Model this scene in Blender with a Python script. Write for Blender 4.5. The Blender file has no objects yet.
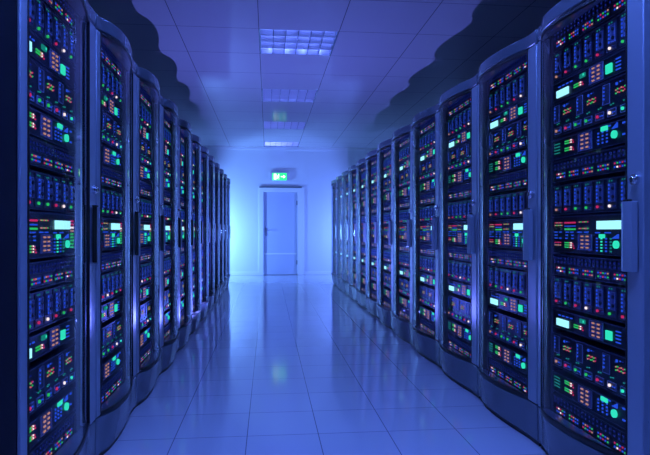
import bpy, math
from mathutils import Vector, Matrix

SC = bpy.context.scene
COL = SC.collection
PI = math.pi

# ------------------------------------------------------------------ materials
def new_mat(name):
    m = bpy.data.materials.new(name); m.use_nodes = True
    nt = m.node_tree; nt.nodes.clear()
    out = nt.nodes.new('ShaderNodeOutputMaterial')
    return m, nt, out

def metal(name, base, rough=.35, metallic=0.0, spec=.5, noise=.06, scale=30, coat=0):
    m, nt, out = new_mat(name)
    b = nt.nodes.new('ShaderNodeBsdfPrincipled')
    tc = nt.nodes.new('ShaderNodeTexCoord'); n = nt.nodes.new('ShaderNodeTexNoise')
    n.inputs['Scale'].default_value = scale
    nt.links.new(tc.outputs['Object'], n.inputs['Vector'])
    mr = nt.nodes.new('ShaderNodeMapRange')
    mr.inputs['To Min'].default_value = max(.02, rough-noise); mr.inputs['To Max'].default_value = rough+noise
    nt.links.new(n.outputs['Fac'], mr.inputs['Value'])
    nt.links.new(mr.outputs['Result'], b.inputs['Roughness'])
    b.inputs['Base Color'].default_value = (*base, 1)
    b.inputs['Metallic'].default_value = metallic
    b.inputs['Specular IOR Level'].default_value = spec
    b.inputs['Coat Weight'].default_value = coat
    nt.links.new(b.outputs[0], out.inputs[0])
    return m

def glow(name, col, strength, sample=False):
    m, nt, out = new_mat(name)
    e = nt.nodes.new('ShaderNodeEmission')
    e.inputs[0].default_value = (*col, 1); e.inputs[1].default_value = strength
    nt.links.new(e.outputs[0], out.inputs[0])
    m.cycles.emission_sampling = 'AUTO' if sample else 'NONE'
    return m

def glass(name):
    m, nt, out = new_mat(name)
    t = nt.nodes.new('ShaderNodeBsdfTransparent'); t.inputs[0].default_value = (.82, .85, .92, 1)
    g = nt.nodes.new('ShaderNodeBsdfGlossy'); g.inputs['Roughness'].default_value = .015
    g.inputs[0].default_value = (.9, .93, 1, 1)
    f = nt.nodes.new('ShaderNodeFresnel'); f.inputs[0].default_value = 1.31
    mix = nt.nodes.new('ShaderNodeMixShader')
    geo = nt.nodes.new('ShaderNodeNewGeometry'); one = nt.nodes.new('ShaderNodeMath'); one.operation = 'SUBTRACT'; one.inputs[0].default_value = 1
    nt.links.new(geo.outputs['Backfacing'], one.inputs[1])
    mu = nt.nodes.new('ShaderNodeMath'); mu.operation = 'MULTIPLY'
    nt.links.new(f.outputs[0], mu.inputs[0]); nt.links.new(one.outputs[0], mu.inputs[1])
    nt.links.new(mu.outputs[0], mix.inputs[0]); nt.links.new(t.outputs[0], mix.inputs[1])
    nt.links.new(g.outputs[0], mix.inputs[2]); nt.links.new(mix.outputs[0], out.inputs[0])
    return m

def grid_mat(name, base, line, x0, sx, y0, sy, lw, rough, spec, tone=.03, bump=0.0, ior=1.5):
    """plain square tiles with thin joints, laid out in object (= world) coordinates"""
    m, nt, out = new_mat(name)
    N = nt.nodes.new; L = nt.links.new
    b = N('ShaderNodeBsdfPrincipled')
    tc = N('ShaderNodeTexCoord'); sp = N('ShaderNodeSeparateXYZ'); L(tc.outputs['Object'], sp.inputs[0])
    def M(op, a, c=None, d=None):
        n = N('ShaderNodeMath'); n.operation = op
        for i, v in enumerate((a, c, d)):
            if v is None: continue
            if isinstance(v, (int, float)): n.inputs[i].default_value = v
            else: L(v, n.inputs[i])
        return n.outputs[0]
    def axis(o, o0, s):
        q = M('DIVIDE', M('SUBTRACT', o, o0), s)
        fr = M('SUBTRACT', q, M('FLOOR', M('ADD', q, .5)))
        return M('MULTIPLY', M('ABSOLUTE', fr), s), M('FLOOR', q)
    dx, ix = axis(sp.outputs[0], x0, sx); dy, iy = axis(sp.outputs[1], y0, sy)
    ln = M('LESS_THAN', M('MINIMUM', dx, dy), lw)
    cb = N('ShaderNodeCombineXYZ'); L(ix, cb.inputs[0]); L(iy, cb.inputs[1])
    wn = N('ShaderNodeTexWhiteNoise'); L(cb.outputs[0], wn.inputs[0])
    v = M('ADD', M('MULTIPLY', wn.outputs['Value'], tone), 1 - tone/2)
    mul = N('ShaderNodeVectorMath'); mul.operation = 'SCALE'
    mul.inputs[0].default_value = base; L(v, mul.inputs['Scale'])
    mx = N('ShaderNodeMix'); mx.data_type = 'RGBA'
    L(ln, mx.inputs[0]); L(mul.outputs[0], mx.inputs[6]); mx.inputs[7].default_value = (*line, 1)
    L(mx.outputs[2], b.inputs['Base Color'])
    b.inputs['Roughness'].default_value = rough; b.inputs['Specular IOR Level'].default_value = spec
    b.inputs['IOR'].default_value = ior
    if bump:
        n = N('ShaderNodeTexNoise'); n.inputs['Scale'].default_value = 3
        L(tc.outputs['Object'], n.inputs['Vector'])
        mr = N('ShaderNodeMapRange'); mr.inputs['To Min'].default_value = rough*.85; mr.inputs['To Max'].default_value = rough*1.2
        L(n.outputs['Fac'], mr.inputs['Value']); L(mr.outputs[0], b.inputs['Roughness'])
    L(b.outputs[0], out.inputs[0])
    return m

CEIL = 3.05
FLOOR_M = grid_mat('floor_tile', (.47, .49, .55), (.16, .17, .21), -.106, .365, 2.958, .375, .0022, .10, .75, .05, 1)
CEIL_M = grid_mat('ceiling_tile', (.45, .44, .45), (.08, .08, .10), -.09, .8, 5.70, .8, .0035, .10, .5, .04, 0, 1.075)
WALL_M = metal('painted_wall', (.72, .73, .76), .55, noise=.05, scale=4)
DOOR_M = metal('door_paint', (.52, .55, .72), .30, noise=.04, scale=6)
TRIM_M = metal('trim_paint', (.80, .80, .82), .35, noise=.04, scale=6)
FRAME_M = metal('rack_frame_steel', (.28, .33, .40), .30, .2, .6, .05)
FRAMD_M = metal('rack_plinth_steel', (.13, .16, .20), .22, .2, .6, .04)
BLACK_M = metal('black_rubber', (.008, .008, .01), .45)
BODY_M = metal('rack_body_steel', (.022, .024, .034), .4, .2)
CHROME_M = metal('chrome', (.75, .76, .8), .12, 1.0, noise=.02)
GLASS_M = glass('tinted_glass')
UNIT_M = metal('unit_black_steel', (.016, .018, .028), .35, .1)
UNIT2_M = metal('unit_edge_steel', (.09, .095, .13), .35, .3)
PANEL_M = metal('module_blue_grey', (.13, .16, .30), .35, .1)
LINE_M = metal('module_outline', (.42, .46, .62), .4)
LOUV_M = metal('louver_aluminium', (.72, .73, .78), .25, .3, noise=.03)

G = dict(
    red=glow('light_red', (1, .04, .20), .7), green=glow('light_green', (.04, .9, .2), .7),
    blue=glow('light_blue', (.03, .13, 1), .8), dblue=glow('light_deep_blue', (.02, .05, .6), .3),
    warm=glow('light_warm', (1, .45, .32), .62), teal=glow('light_teal', (.02, .55, .42), .5),
    aqua=glow('light_aqua', (.04, 1, .58), 1.1), white=glow('light_white', (.42, 1.0, 1.05), 1.5),
    pale=glow('light_pale', (1, .78, .7), 1.6))

# ------------------------------------------------------------------ mesh builder
class MB:
    def __init__(s): s.v = []; s.f = []; s.m = []; s.mats = []
    def mi(s, mat):
        if mat not in s.mats: s.mats.append(mat)
        return s.mats.index(mat)
    def box(s, x0, x1, y0, y1, z0, z1, mat):
        k = len(s.v); i = s.mi(mat)
        s.v += [(x0,y0,z0),(x1,y0,z0),(x1,y1,z0),(x0,y1,z0),(x0,y0,z1),(x1,y0,z1),(x1,y1,z1),(x0,y1,z1)]
        for f in ((0,3,2,1),(4,5,6,7),(0,1,5,4),(1,2,6,5),(2,3,7,6),(3,0,4,7)):
            s.f.append(tuple(k+a for a in f)); s.m.append(i)
    def prism(s, pts, z0, z1, mat):
        """closed outline in x,y (counter-clockwise) raised from z0 to z1; pts may carry own lift"""
        k = len(s.v); n = len(pts); i = s.mi(mat)
        s.v += [(p[0], p[1], z0) for p in pts] + [(p[0], p[1], z1) for p in pts]
        s.f.append(tuple(k+j for j in reversed(range(n)))); s.m.append(i)
        s.f.append(tuple(k+n+j for j in range(n))); s.m.append(i)
        for j in range(n):
            q = (j+1) % n
            s.f.append((k+j, k+q, k+n+q, k+n+j)); s.m.append(i)
    def loft(s, lo, z0, hi, z1, mat):
        k = len(s.v); n = len(lo); i = s.mi(mat)
        s.v += [(p[0], p[1], z0) for p in lo] + [(p[0], p[1], z1) for p in hi]
        s.f.append(tuple(k+j for j in reversed(range(n)))); s.m.append(i)
        s.f.append(tuple(k+n+j for j in range(n))); s.m.append(i)
        for j in range(n):
            q = (j+1) % n
            s.f.append((k+j, k+q, k+n+q, k+n+j)); s.m.append(i)
    def prism_xz(s, pts, y0, y1, mat):
        k = len(s.v); n = len(pts); i = s.mi(mat)
        s.v += [(p[0], y0, p[1]) for p in pts] + [(p[0], y1, p[1]) for p in pts]
        s.f.append(tuple(k+j for j in range(n))); s.m.append(i)
        s.f.append(tuple(k+n+j for j in reversed(range(n)))); s.m.append(i)
        for j in range(n):
            q = (j+1) % n
            s.f.append((k+q, k+j, k+n+j, k+n+q)); s.m.append(i)
    def cyl(s, c, r, h, axis, mat, n=16):
        k = len(s.v); i = s.mi(mat)
        for e in (-h/2, h/2):
            for j in range(n):
                a = 2*PI*j/n; p, q = r*math.cos(a), r*math.sin(a)
                s.v.append({'x': (c[0]+e, c[1]+p, c[2]+q), 'y': (c[0]+q, c[1]+e, c[2]+p), 'z': (c[0]+p, c[1]+q, c[2]+e)}[axis])
        s.f.append(tuple(k+j for j in reversed(range(n)))); s.m.append(i)
        s.f.append(tuple(k+n+j for j in range(n))); s.m.append(i)
        for j in range(n):
            q = (j+1) % n
            s.f.append((k+j, k+q, k+n+q, k+n+j)); s.m.append(i)
    def add(s, o):
        k = len(s.v); s.v += o.v
        for f, m in zip(o.f, o.m):
            s.f.append(tuple(k+a for a in f)); s.m.append(s.mi(o.mats[m]))
    def build(s, name, parent=None, bevel=0, smooth=False):
        me = bpy.data.meshes.new(name); me.from_pydata(s.v, [], s.f)
        for m in s.mats: me.materials.append(m)
        me.polygons.foreach_set('material_index', s.m)
        if smooth:
            me.polygons.foreach_set('use_smooth', [True]*len(s.f))
            me.set_sharp_from_angle(angle=math.radians(32))
        me.update()
        o = bpy.data.objects.new(name, me); COL.objects.link(o)
        if parent: o.parent = parent
        if bevel:
            b = o.modifiers.new('bevel', 'BEVEL'); b.width = bevel; b.segments = 2; b.limit_method = 'ANGLE'
            b.angle_limit = math.radians(50)
        return o

def tag(o, label=None, cat=None, group=None, kind=None):
    if label: o['label'] = label
    if cat: o['category'] = cat
    if group: o['group'] = group
    if kind: o['kind'] = kind
    return o
def empty(name, loc=(0,0,0), rz=0):
    o = bpy.data.objects.new(name, None); COL.objects.link(o)
    o.location = loc; o.rotation_euler = (0, 0, rz); o.empty_display_size = .1
    return o
def copy_tree(o, parent=None):
    kids = list(o.children)
    c = o.copy(); COL.objects.link(c); c.parent = parent
    for ch in kids: copy_tree(ch, c)
    return c

# ------------------------------------------------------------------ the room
XL, XR, YN, YF = -3.2, 3.8, -1.6, 13.70
def slab(name, *a, mat):
    mb = MB(); mb.box(*a, mat); return tag(mb.build(name), kind='structure')
slab('floor', XL, XR, YN, YF, -.1, 0, mat=FLOOR_M)
slab('wall_left', XL-.1, XL, YN, YF, 0, 3.3, mat=WALL_M)
slab('wall_right', XR, XR+.1, YN, YF, 0, 3.3, mat=WALL_M)
slab('wall_near', XL, XR, YN-.1, YN, 0, 3.3, mat=WALL_M)
DX0, DX1, DZ = -.105, .70, 1.975
# far wall with a doorway hole
mb = MB()
mb.box(XL, DX0, YF, YF+.1, 0, 3.3, WALL_M); mb.box(DX1, XR, YF, YF+.1, 0, 3.3, WALL_M)
mb.box(DX0, DX1, YF, YF+.1, DZ, 3.3, WALL_M); mb.box(DX0-.1, DX1+.1, YF+.1, YF+.14, 0, 3.3, WALL_M)
tag(mb.build('wall_far'), kind='structure')

# ceiling: one cell of the tile grid is left open for each louvred light
GX = [XL] + [-.09+.8*k for k in range(-3, 5)] + [XR]
LX0, LX1 = -.09, .71
LY = [.90, 3.30, 5.70, 8.10, 10.50, 12.90]
mb = MB()
mb.box(XL, LX0, YN, YF, CEIL, CEIL+.02, CEIL_M); mb.box(LX1, XR, YN, YF, CEIL, CEIL+.02, CEIL_M)
ys = [YN] + [v for y in LY for v in (y, min(y+.8, YF))]
for a, b in zip([YN]+[y+.8 for y in LY[:-1]], LY): mb.box(LX0, LX1, a, b, CEIL, CEIL+.02, CEIL_M)
tag(mb.build('ceiling'), kind='structure')
slab('trim_1', XL, XR, YF-.02, YF, CEIL-.07, CEIL, mat=TRIM_M)  # ceiling trim, made taller to stand in for the brightly lit ceiling edge
mb = MB(); mb.box(XL, -.22, YF-.015, YF, 0, .085, TRIM_M); mb.box(.86, XR, YF-.015, YF, 0, .085, TRIM_M)
tag(mb.build('baseboard_far', bevel=.004), kind='structure')

# door
root = empty('door_1', (0, YF, 0)); tag(root, kind='structure')
mb = MB(); mb.box(DX0+.004, DX1-.004, .012, .055, .006, DZ-.004, DOOR_M)
dl = mb.build('door_leaf', root, .003)
mb = MB()
mb.box(-.215, DX0, -.03, .0, 0, 2.10, TRIM_M); mb.box(DX1, .855, -.03, .0, 0, 2.10, TRIM_M)
mb.box(DX0, DX1, -.03, .0, DZ, 2.10, TRIM_M)
mb.box(-.205, .80, -.045, -.03, 2.075, 2.105, FRAMD_M)
mb.build('door_frame', root, .005)
mb = MB(); mb.box(-.060, -.028, .002, .012, .93, 1.13, CHROME_M); mb.cyl((-.044, -.02, 1.07), .009, .05, 'y', CHROME_M)
mb.box(-.052, .075, -.052, -.036, 1.06, 1.08, CHROME_M)
mb.build('door_handle', root, .003)
for z in (.30, 1.72):
    mb = MB(); mb.cyl((DX1-.012, -.004, z), .011, .10, 'z', FRAMD_M, 10); mb.build('hinge', root)
mb = MB(); mb.box(DX0+.02, DX1-.02, .002, .012, .49, .525, TRIM_M)  # rail in pale paint that stands in for its bright reflection
tag(mb.build('push_rail', root, .002), 'thin metal strip across the lower door, its bright reflection painted pale')

# exit sign
ex = empty('exit_sign', (.275, YF-.001, 2.33))
tag(ex, 'lit green exit sign with running figure and arrow above the door', 'sign')
WHITE_P = metal('sign_housing', (.62, .63, .68), .4)
SG = glow('sign_green', (.03, 1, .32), 1.3, True); SW = glow('sign_white', (.75, 1, .85), 2.0, True)
mb = MB(); mb.box(-.23, .24, -.055, 0, -.085, .125, WHITE_P); mb.build('housing', ex, .006)
mb = MB(); mb.box(-.175, .165, -.062, -.055, -.075, .095, SG); mb.build('lit_panel', ex)
mb = MB()
y0, y1 = -.066, -.062
mb.box(-.140, -.075, y0, y1, -.06, .08, SW)                          # doorway
def bar(mb, a, b, w, mat=SW):
    a = Vector(a); b = Vector(b); d = (b-a).normalized(); n = Vector((-d.y, d.x))*w/2
    p = [a-n, b-n, b+n, a+n]
    mb.prism_xz([(q.x, q.y) for q in p], y0, y1, mat)
mb.cyl((-.022, (y0+y1)/2, .062), .015, .004, 'y', SW, 12)            # running figure
bar(mb, (-.028, .045), (-.045, -.005), .026); bar(mb, (-.030, .038), (.008, .018), .011)
bar(mb, (-.034, .038), (-.066, .022), .011); bar(mb, (-.045, -.005), (-.012, -.022), .014)
bar(mb, (-.012, -.022), (-.020, -.058), .012); bar(mb, (-.045, -.005), (-.062, -.035), .014)
bar(mb, (-.040, .0), (-.060, -.052), .012)
bar(mb, (.03, .01), (.095, .01), .024)                               # arrow
mb.prism_xz([(.088, -.035), (.145, .01), (.088, .055)], y0, y1, SW)
tag(mb.build('pictogram', ex), 'white running figure, doorway and arrow')

# ------------------------------------------------------------------ ceiling lights
TUBE = glow('lamp_tube', (.11, .225, 1.0), 620, True)
TUBE_M = glow('lamp_tube_medium', (.115, .235, 1.0), 140, True)
TUBE_D = glow('lamp_tube_dim', (.13, .21, 1.0), 16, True)
TUBE_L = glow('lamp_tube_faint', (.13, .21, 1.0), 5, True)
def make_light(TUBE):
    r = empty('ceiling_light')
    a = MB(); t = .015; H = .11
    a.box(0, t, 0, .8, .0, H, FRAMD_M); a.box(.8-t, .8, 0, .8, .0, H, FRAMD_M)
    a.box(t, .8-t, 0, t, .0, H, LOUV_M); a.box(t, .8-t, .8-t, .8, .0, H, LOUV_M)
    a.build('housing', r)
    a = MB(); a.box(0, .8, 0, .8, H, H+.012, LOUV_M); a.build('reflector', r)
    for k in range(3):
        a = MB(); y = .2+.2*k
        k0 = len(a.v); i = a.mi(LOUV_M)
        # V-section cross blade
        x0, x1 = t, .8-t
        a.v += [(x0, y-.004, .002), (x0, y+.004, .002), (x0, y+.022, .062), (x0, y-.022, .062),
                (x1, y-.004, .002), (x1, y+.004, .002), (x1, y+.022, .062), (x1, y-.022, .062)]
        for f in ((0,3,2,1),(4,5,6,7),(0,1,5,4),(1,2,6,5),(2,3,7,6),(3,0,4,7)):
            a.f.append(f); a.m.append(i)
        a.build('cross_blade', r)
    for k in range(5):
        a = MB(); x = t+(.8-2*t)*(k+1)/6
        a.box(x-.003, x+.003, t, .8-t, .0, .06, FRAMD_M); a.build('long_blade', r)
    for x in (.11, .305, .495, .69):
        a = MB(); a.cyl((x, .4, .09), .013, .72, 'y', TUBE, 10); a.build('lamp_tube', r, smooth=True)
    return r
protoL = {}
lords = [None, None, 'nearest the camera and largest in view', 'second nearest of those in view', 'third nearest of those in view', 'farthest, above the door wall']
first = True
for k, y in enumerate(LY):
    if k == 0: lab = 'square louvred ceiling light directly above the camera end of the aisle'
    elif k == 1: lab = 'square louvred ceiling light just out of view above the near aisle'
    else: lab = 'blue-lit louvred ceiling light, ' + lords[k]
    m = TUBE if k < 1 else TUBE_M if k < 2 else TUBE_D if k == 2 else TUBE_L
    if m.name in protoL: o = copy_tree(protoL[m.name])
    else: o = protoL[m.name] = make_light(m)
    o.location = (LX0, y, CEIL); tag(o, lab, 'ceiling light', 'louvred ceiling lights over the aisle')

# ------------------------------------------------------------------ rack
CP = [(0,0),(.03,.001),(.06,.008),(.10,.027),(.15,.044),(.21,.054),(.28,.058),(.36,.056),(.44,.048),(.52,.036),(.60,.020),(.66,.006),(.70,.001),(.75,0),(.80,0)]
def prof(u):
    for i in range(len(CP)-1):
        if CP[i][0] <= u <= CP[i+1][0]+1e-9:
            p0 = CP[max(i-1,0)]; p1 = CP[i]; p2 = CP[i+1]; p3 = CP[min(i+2,len(CP)-1)]
            h = p2[0]-p1[0]; t = (u-p1[0])/h
            m1 = (p2[1]-p0[1])/(p2[0]-p0[0])*h; m2 = (p3[1]-p1[1])/(p3[0]-p1[0])*h
            return (2*t**3-3*t*t+1)*p1[1]+(t**3-2*t*t+t)*m1+(-2*t**3+3*t*t)*p2[1]+(t**3-t*t)*m2
    return 0
def curve(u0, u1, n, off=0):
    return [(u0+(u1-u0)*k/n-.4, -prof(u0+(u1-u0)*k/n)+off) for k in range(n+1)]
def strip(u0, u1, n, off0, back):
    """outline following the bulged front from u0 to u1; back = y of the straight back, or None for a thin sheet"""
    f = curve(u0, u1, n, off0)
    if isinstance(back, tuple): return f + list(reversed(curve(u0, u1, n, back[0])))
    return f + [(u1-.4, back), (u0-.4, back)]

def make_rack():
    r = empty('server_rack')
    def p(name, fn, bevel=0, smooth=False, par=None):
        a = MB(); fn(a); return a.build(name, par or r, bevel, smooth)
    p('side_panel', lambda a: (a.box(-.393, -.375, .045, 1.0, .03, 1.998, BODY_M), a.box(-.393, -.350, .013, .045, .203, 1.966, BODY_M)))
    p('side_panel', lambda a: a.box(.375, .393, .045, 1.0, .03, 1.998, BODY_M))
    p('back_panel', lambda a: a.box(-.375, .375, .985, 1.0, .03, 1.99, BODY_M))
    p('top_panel', lambda a: a.box(-.393, .393, .045, 1.0, 2.0, 2.025, FRAMD_M), .004)
    p('floor_panel', lambda a: a.box(-.375, .375, .10, .985, .14, .16, BODY_M))
    p('cornice', lambda a: a.prism(strip(.006, .794, 30, 0, .040), 1.968, 2.035, FRAMD_M), .008, True)
    hi = strip(.006, .794, 30, .002, .040)
    lo = [(x, y*.5+.004) if y < .03 else (x, y) for x, y in hi]
    kb = [(x*.985, y*.5+.016) if y < .03 else (x*.985, .9) for x, y in hi]
    p('plinth', lambda a: a.loft(lo, .026, hi, .200, FRAMD_M), .004, True)
    p('kick_base', lambda a: a.prism(kb, 0, .026, BLACK_M))
    p('door_post', lambda a: a.prism(strip(.008, .050, 6, 0, .012), .206, 1.962, FRAME_M), .004, True)
    d = p('door', lambda a: a.prism(strip(.702, .792, 6, 0, .040), .206, 1.962, FRAME_M), .005, True)
    p('glass_pane', lambda a: a.prism(strip(.056, .696, 40, .003, (.009,)), .222, 1.950, GLASS_M), 0, True, d)
    def gasket(a):
        a.prism(strip(.050, .702, 40, -.001, (.016,)), .204, .222, BLACK_M)
        a.prism(strip(.050, .702, 40, -.001, (.016,)), 1.950, 1.964, BLACK_M)
        a.prism(strip(.050, .056, 2, -.001, (.030,)), .222, 1.950, BLACK_M)
        a.prism(strip(.696, .702, 2, -.001, (.030,)), .222, 1.950, BLACK_M)
    p('gasket', gasket, 0, False, d)
    def handle(a):
        # wedge grip with a dark hollow on its inner side
        x0, x1 = .716-.4, .772-.4
        a.prism([(x0, -.032), (x0+.016, -.036), (x1-.006, -.026), (x1, -.010), (x1, -.004), (x0+.020, -.006), (x0+.012, -.024), (x0, -.027)], .905, 1.155, FRAME_M)
        a.prism([(x0+.004, -.027), (x0+.012, -.024), (x0+.019, -.006), (x0+.002, -.007)], .912, 1.163, BLACK_M)
        a.box(x0, x0+.028, -.026, -.006, 1.155, 1.163, BLACK_M)
    p('handle', handle, .003, False, d)
    def lock(a):
        c = (.756-.4, -.006, 1.232)
        a.cyl(c, .020, .016, 'y', CHROME_M, 24)
        a.cyl((c[0], c[1]-.010, c[2]), .0135, .010, 'y', CHROME_M, 20)
        a.box(c[0]-.0025, c[0]+.0025, c[1]-.0165, c[1]-.0145, c[2]-.009, c[2]+.009, BLACK_M)
    tag(p('lock', lock, .002, True, d), 'round chrome lock')
    p('mounting_rail', lambda a: a.box(-.375, -.345, .045, .09, .17, 1.968, UNIT2_M))
    p('mounting_rail', lambda a: a.box(.265, .30, .045, .09, .17, 1.968, UNIT2_M))
    p('filler_panel', lambda a: a.box(.30, .375, .06, .07, .17, 1.968, BODY_M))
    return r

# ------------------------------------------------------------------ units mounted in the racks
UX = -.335          # left end of every unit face in the rack's frame
UW = .595
Y = .050
class Unit:
    """collects the meshes of a unit's parts; built apart (near racks) or as one mesh (far racks)"""
    def __init__(s, name): s.name = name; s.parts = []
    def part(s, name, parent=None, label=None):
        mb = MB(); s.parts.append((name, mb, parent, label)); return mb
    def full(s):
        root = empty(s.name); objs = {}
        for n, mb, par, lab in s.parts:
            o = mb.build(n, objs[id(par)] if par is not None else root)
            if lab: o['label'] = lab
            objs[id(mb)] = o
        return root
    def joined(s):
        a = MB()
        for n, mb, par, lab in s.parts: a.add(mb)
        return a.build(s.name)
def led(a, x, z, w, h, c, d=.0035, y=Y):
    w *= .8; h *= .85
    a.box(UX+x-w/2, UX+x+w/2, y-d, y, z-h/2, z+h/2, G[c] if isinstance(c, str) else c)
def plate(a, x0, x1, z0, z1, mat, d=.003):
    a.box(UX+x0, UX+x1, Y-d, Y, z0, z1, mat)
def outline(a, x0, x1, z0, z1, mat=None, t=.0022, d=.0035):
    mat = mat or LINE_M
    plate(a, x0, x1, z0, z0+t, mat, d); plate(a, x0, x1, z1-t, z1, mat, d)
    plate(a, x0, x0+t, z0+t, z1-t, mat, d); plate(a, x1-t, x1, z0+t, z1-t, mat, d)
def chassis(u, h, depth=.62, lip=True):
    a = u.part('chassis')
    a.box(UX, UX+UW, Y, depth, .002, h-.004, UNIT_M)
    if lip: a.box(UX, UX+UW, Y-.007, Y, h-.008, h-.004, UNIT2_M); a.box(UX, UX+UW, Y-.004, Y, .002, .005, UNIT2_M)
MX = [.045+.084*k for k in range(7)]                       # seven module columns

def unit_switch():
    u = Unit('network_switch'); h = .103; chassis(u, h)
    a = u.part('port_row')
    for k in range(20):
        x = .022+.029*k
        plate(a, x-.010, x+.010, .056, .090, UNIT2_M, .002)
        led(a, x, .082, .009, .009, 'dblue', .004); led(a, x, .064, .009, .009, 'dblue', .004)
    pats = [('red','red','blue','blue','blue','green','pale','red'),('blue','red','pale','green','red','blue','blue','green'),]
    rows = [["red pale red green blue","blue blue pale red blue"],["green red warm blue blue","green blue red blue blue"],
            ["blue warm red blue green","red green blue red warm"],["blue red green blue warm","green blue red blue green"],["red green blue red blue","blue pale red blue green"]]
    for g in range(5):
        b = u.part('indicator_group'); x0 = .038+.112*g
        plate(b, x0-.009, x0+.079, .014, .048, UNIT2_M, .0015)
        for r_ in range(2):
            for k, c in enumerate(rows[g][r_].split()):
                led(b, x0+.0165*k+.002, .038-.015*r_, .010, .0075, c)
    return u

def unit_drives(cols):
    u = Unit('drive_array'); h = .140; chassis(u, h)
    for k, x in enumerate(MX):
        b = u.part('drive_module')
        plate(b, x-.030, x+.034, .012, .134, UNIT2_M, .002)
        plate(b, x-.014, x+.032, .040, .114, PANEL_M, .006)
        outline(b, x+.004, x+.030, .042, .112, LINE_M, .0018, .0075)
        for z in (.060, .094):
            b.cyl((UX+x+.017, Y-.0075, z), .0075, .004, 'y', BLACK_M, 10)
        for q in range(5): led(b, x-.008, .108-.015*q, .0085, .0095, 'blue', .0085)
        led(b, x-.012, .124, .008, .006, 'teal'); led(b, x+.004, .124, .008, .006, 'teal')
        led(b, x+.010, .024, .006, .005, 'dblue'); led(b, x+.022, .024, .006, .005, 'dblue')
        c = u.part('status_light', b)
        c.cyl((UX+x-.008, Y-.004, .025), .0058, .008, 'y', G[cols[k]], 10)
    return u

def level(a, x, z, n=2):
    """bar of green cells running into warm and red ones"""
    for r_ in range(n):
        zz = z-.010*r_
        for k in range(4): led(a, x+.010*k, zz, .0075, .0065, 'green')
        led(a, x+.041, zz, .0075, .0065, 'warm'); led(a, x+.051, zz, .0075, .0065, 'pale')
        led(a, x+.063+.006*r_, zz-.003, .0075, .0065, 'red')
def keypad(u, x0, x1, z0, z1, cols=2, rows=4):
    b = u.part('keypad')
    plate(b, x0, x1, z0, z1, PANEL_M, .0035); outline(b, x0, x1, z0, z1, None, .002, .0055)
    k_ = u.part('keys', b)
    w = (x1-x0)*.62; hh = (z1-z0)
    for c in range(cols):
        for r_ in range(rows):
            led(k_, x0+(x1-x0)*.12+w/cols*(c+.5)*1.2, z0+hh*(r_+.62)/(rows+.25), w/cols*.66, hh/rows*.42, 'warm', .007)

def unit_control():
    u = Unit('control_server'); h = .092; chassis(u, h)
    b = u.part('display', label='bright white display')
    plate(b, .040, .142, .016, .048, G['white'], .006)
    b = u.part('dash_row')
    for k in range(4): led(b, .062+.034*k, .064, .022, .006, 'blue')
    b = u.part('indicator_block'); plate(b, .238, .278, .056, .074, G['teal'], .005); led(b, .27, .066, .010, .01, 'aqua', .007)
    b = u.part('level_bar'); level(b, .190, .040, 2)
    keypad(u, .312, .412, .010, .082)
    b = u.part('status_light', label='bright green square light'); plate(b, .432, .470, .022, .058, G['aqua'], .007)
    b = u.part('dash_column')
    for k in range(4): led(b, .510, .064-.014*k, .038, .0055, 'blue')
    return u

def unit_cards(h=.163):
    u = Unit('card_chassis'); chassis(u, h)
    for x in (.030, .228, .425):
        b = u.part('card_slot'); plate(b, x-.018, x+.030, .068, .148, UNIT2_M, .002); outline(b, x-.018, x+.030, .068, .148)
        for q in range(4): led(b, x-.008, .136-.015*q, .007, .008, 'blue', .005)
    for j, x in enumerate((.105, .302, .500)):
        b = u.part('indicator_group')
        led(b, x, .134, .013, .012, 'blue'); led(b, x+.022, .137, .006, .006, 'blue'); led(b, x+.038, .137, .006, .006, 'dblue')
        cs = "green warm red green warm red warm green red warm red green".split()
        for q in range(12):
            led(b, x-.006+.0115*(q % 6), .110-.013*(q//6)+.003*(q % 2), .0065, .0060, cs[(q+j*3) % 12])
    b = u.part('port_lights')
    for x in MX:
        led(b, x-.004, .060, .009, .005, 'teal'); led(b, x+.012, .062, .009, .005, 'teal')
    cols = ['warm','red','green','green','red','pale','aqua']
    for k, x in enumerate(MX):
        b = u.part('port_box'); plate(b, x-.022, x+.034, .014, .044, UNIT2_M, .0035); outline(b, x-.022, x+.034, .014, .044, None, .002, .0055)
        led(b, x+.012, .028, .006, .006, 'blue', .006); led(b, x+.024, .028, .006, .006, 'blue', .006)
        c = u.part('status_light', b); c.cyl((UX+x-.006, Y-.005, .029), .0065, .009, 'y', G[cols[k]], 10)
    return u

def tri(b, x, z, w, hh, mat):
    b.prism_xz([(UX+x-w/2, z-hh/2), (UX+x+w/2, z-hh/2), (UX+x+w/2, z+hh/2)], Y-.005, Y, mat)
def array(u, x0, zt, rows, cols, dx, dz, cs, w=.010, hh=.0075):
    b = u.part('button_array')
    for r_ in range(rows):
        for k in range(cols): led(b, x0+dx*k, zt-dz*r_, w, hh, cs[(r_*cols+k) % len(cs)])
    return b
def unit_keypad():
    u = Unit('keypad_controller'); h = .098; chassis(u, h)
    b = u.part('dot_matrix')
    for r_ in range(4):
        for k in range(5): led(b, .018+.011*k, .072-.014*r_, .0055, .0055, 'teal')
    b = u.part('level_bar'); level(b, .112, .074, 2)
    b = u.part('level_bar'); level(b, .112, .042, 2)
    keypad(u, .226, .330, .012, .088)
    array(u, .375, .066, 4, 3, .030, .014, ['blue'])
    b = u.part('indicator_block'); plate(b, .398, .440, .070, .088, G['aqua'], .006)
    b = u.part('marker_light'); tri(b, .487, .078, .036, .020, G['blue']); led(b, .545, .080, .020, .008, 'blue'); led(b, .545, .036, .020, .008, 'blue'); led(b, .452, .084, .018, .007, 'blue')
    b = u.part('status_light', label='round bright green light'); b.cyl((UX+.488, Y-.005, .044), .0155, .009, 'y', G['aqua'], 16)
    return u

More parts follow.
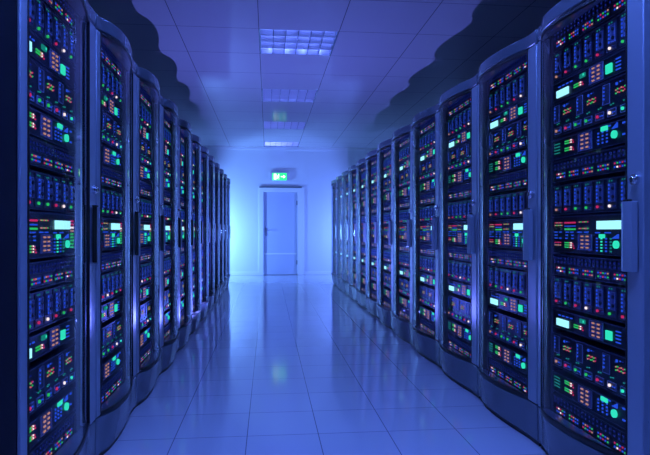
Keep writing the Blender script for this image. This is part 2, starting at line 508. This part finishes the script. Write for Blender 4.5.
def unit_display():
    u = Unit('display_server'); h = .170; chassis(u, h)
    b = u.part('light_matrix')
    for k in range(6):
        led(b, .112+.0165*k, .136, .011, .009, 'red'); led(b, .112+.0165*k, .121, .009, .006, 'blue'); led(b, .112+.0165*k, .107, .011, .009, 'green')
    for k in range(5): led(b, .022+.015*k, .137, .007, .006, 'warm' if k % 2 else 'red'); led(b, .022+.015*k, .125, .007, .006, 'green' if k % 2 else 'warm')
    for k in range(6):
        led(b, .232+.013*k, .138, .006, .006, ('warm','green','red')[k % 3]); led(b, .232+.013*k, .110, .006, .006, ('warm','red','green')[k % 3])
    b = u.part('display', label='wide bright white display'); plate(b, .370, .526, .106, .140, G['white'], .007)
    b = u.part('dash_row')
    for x, z, w in ((.03,.094,.030),(.07,.094,.022),(.13,.094,.03),(.17,.094,.03),(.235,.094,.040),(.285,.094,.036),(.37,.092,.04),(.44,.092,.05),
                    (.03,.080,.03),(.125,.080,.02),(.175,.080,.02),(.03,.066,.03),(.07,.066,.02),(.125,.066,.02),(.175,.066,.02)):
        led(b, x, z, w, .006, 'blue')
    b = u.part('level_bar'); level(b, .112, .046, 3)
    for k in range(4): led(b, .022+.016*k, .046, .007, .006, 'red'); led(b, .022+.016*k, .034, .007, .006, 'warm')
    keypad(u, .226, .332, .018, .086)
    array(u, .365, .068, 5, 4, .032, .0125, ['blue','aqua','blue','teal'], .012, .007)
    b = u.part('indicator_block'); plate(b, .385, .420, .070, .086, G['aqua'], .006)
    b = u.part('marker_light'); tri(b, .490, .078, .044, .018, G['blue'])
    b = u.part('status_light', label='round bright green light'); b.cyl((UX+.500, Y-.005, .046), .0155, .009, 'y', G['aqua'], 16)
    b = u.part('level_column')
    for k, c in enumerate('red red pale warm green green green green green'.split()):
        led(b, .552, .140-.0135*k, .014, .009, c); led(b, .574, .140-.0135*k, .010, .009, c)
    return u

KINDS = {'A': unit_switch(), 'B': unit_drives(['warm','red','green','green','red','pale','green']),
         'B2': unit_drives(['red','green','red','pale','red','green','red']),
         'C': unit_control(), 'D': unit_cards(), 'E': unit_keypad(), 'F': unit_display()}
STACK = [('A','topmost',1.891),('B','topmost',1.747),('C','upper',1.654),('D','upper',1.488),('E','upper',1.383),
         ('A','second highest',1.276),('B','middle',1.124),('F','the',.951),('A','third highest',.842),('B2','lowest',.698),
         ('C','lower',.596),('D','lower',.412),('E','lower',.294),('A','lowest',.186)]
LOOK = {'A': 'switch with red and green lights', 'B': 'drive unit with seven blue modules', 'B2': 'drive unit with seven blue modules',
        'C': 'black unit with small white display', 'D': 'black card unit with coloured dots', 'E': 'black unit with orange keypad',
        'F': 'tall black unit with widest white display'}
CAT = {'A': 'network switch', 'B': 'disk drive array', 'B2': 'disk drive array', 'C': 'server', 'D': 'server', 'E': 'server', 'F': 'server'}
GRP = {'A': 'network switches in the server racks', 'B': 'drive arrays in the server racks', 'B2': 'drive arrays in the server racks',
       'C': 'servers with a small display in the racks', 'D': 'card units in the server racks', 'E': 'keypad units in the server racks',
       'F': 'servers with a wide display in the racks'}
proto = {}
def unit_at(kind, mode, loc, rz):
    key = (kind, mode)
    if key not in proto:
        o = KINDS[kind].full() if mode == 'full' else KINDS[kind].joined()
        proto[key] = o
    else:
        o = copy_tree(proto[key])
    o.location = loc; o.rotation_euler = (0, 0, rz)
    return o

ORD_R = ['nearest','second nearest','third nearest','fourth nearest','fifth nearest','sixth nearest','seventh nearest',
       'fifth farthest','fourth farthest','third farthest','second farthest','farthest']
rack0 = make_rack(); used = False
YB = 2.665
for side, X, rz in (('left', -.768, PI/2), ('right', 1.298, -PI/2)):
    ks = range(-1, 11)
    names = ORD_R
    for i, k in enumerate(ks):
        yc = YB + .8*k + .4
        r = copy_tree(rack0) if used else rack0; used = True
        r.location = (X, yc, 0); r.rotation_euler = (0, 0, rz)
        tag(r, 'glass-fronted blue-grey server rack, %s in the %s row' % (names[i], side), 'server rack', 'server racks lining the aisle')
        mode = 'full' if i <= (2 if side == 'left' else 3) else 'joined'
        for kind, pos, z in STACK:
            o = unit_at(kind, mode, (X, yc, z), rz)
            pp = '' if pos == 'the' else pos + ' '
            tag(o, '%s%s, %s %s rack' % (pp, LOOK[kind], names[i], side), CAT[kind], GRP[kind])

# ------------------------------------------------------------------ light
def lamp(name, kind, loc, col, energy, radius=.05, **kw):
    d = bpy.data.lights.new(name, kind); d.color = col; d.energy = energy
    d.shadow_soft_size = radius
    for a, b in kw.items(): setattr(d, a, b)
    o = bpy.data.objects.new(name, d); COL.objects.link(o); o.location = loc
    return o
def aim(o, d): o.rotation_euler = Vector(d).to_track_quat('-Z', 'Y').to_euler()
aim(lamp('service_light', 'SPOT', (-1.65, 12.90, 1.0), (.15, .36, 1.0), 300, .08, spot_size=math.radians(160), spot_blend=.35), (1, .35, -.12))
aim(lamp('service_light', 'SPOT', (2.3, 12.75, 1.0), (.13, .26, 1.0), 170, .08, spot_size=math.radians(160), spot_blend=.35), (-1, .35, -.12))
up = lamp('floor_uplight', 'SPOT', (.05, 6.9, .03), (.15, .19, 1.0), 330, .0, spot_size=math.radians(172), spot_blend=.35)
up.rotation_euler = (PI, 0, 0)

w = bpy.data.worlds.new('world'); SC.world = w; w.use_nodes = True
w.node_tree.nodes['Background'].inputs[0].default_value = (.01, .012, .03, 1)

# ------------------------------------------------------------------ camera
cd = bpy.data.cameras.new('camera'); cam = bpy.data.objects.new('camera', cd); COL.objects.link(cam)
cam.location = (0, 0, 1.05)
cam.rotation_euler = (PI/2, 0, -math.atan2(57, 573))
cd.sensor_width = 36; cd.lens = 573/650*36
cd.shift_y = 3.5/650
cd.clip_start = .02
SC.camera = cam
SC.view_settings.view_transform = 'Standard'; SC.view_settings.look = 'None'
SC.view_settings.exposure = 0; SC.view_settings.gamma = 1
SC.cycles.transparent_max_bounces = 32
SC.cycles.max_bounces = 10
SC.cycles.use_denoising = True
SC.cycles.sample_clamp_indirect = 6
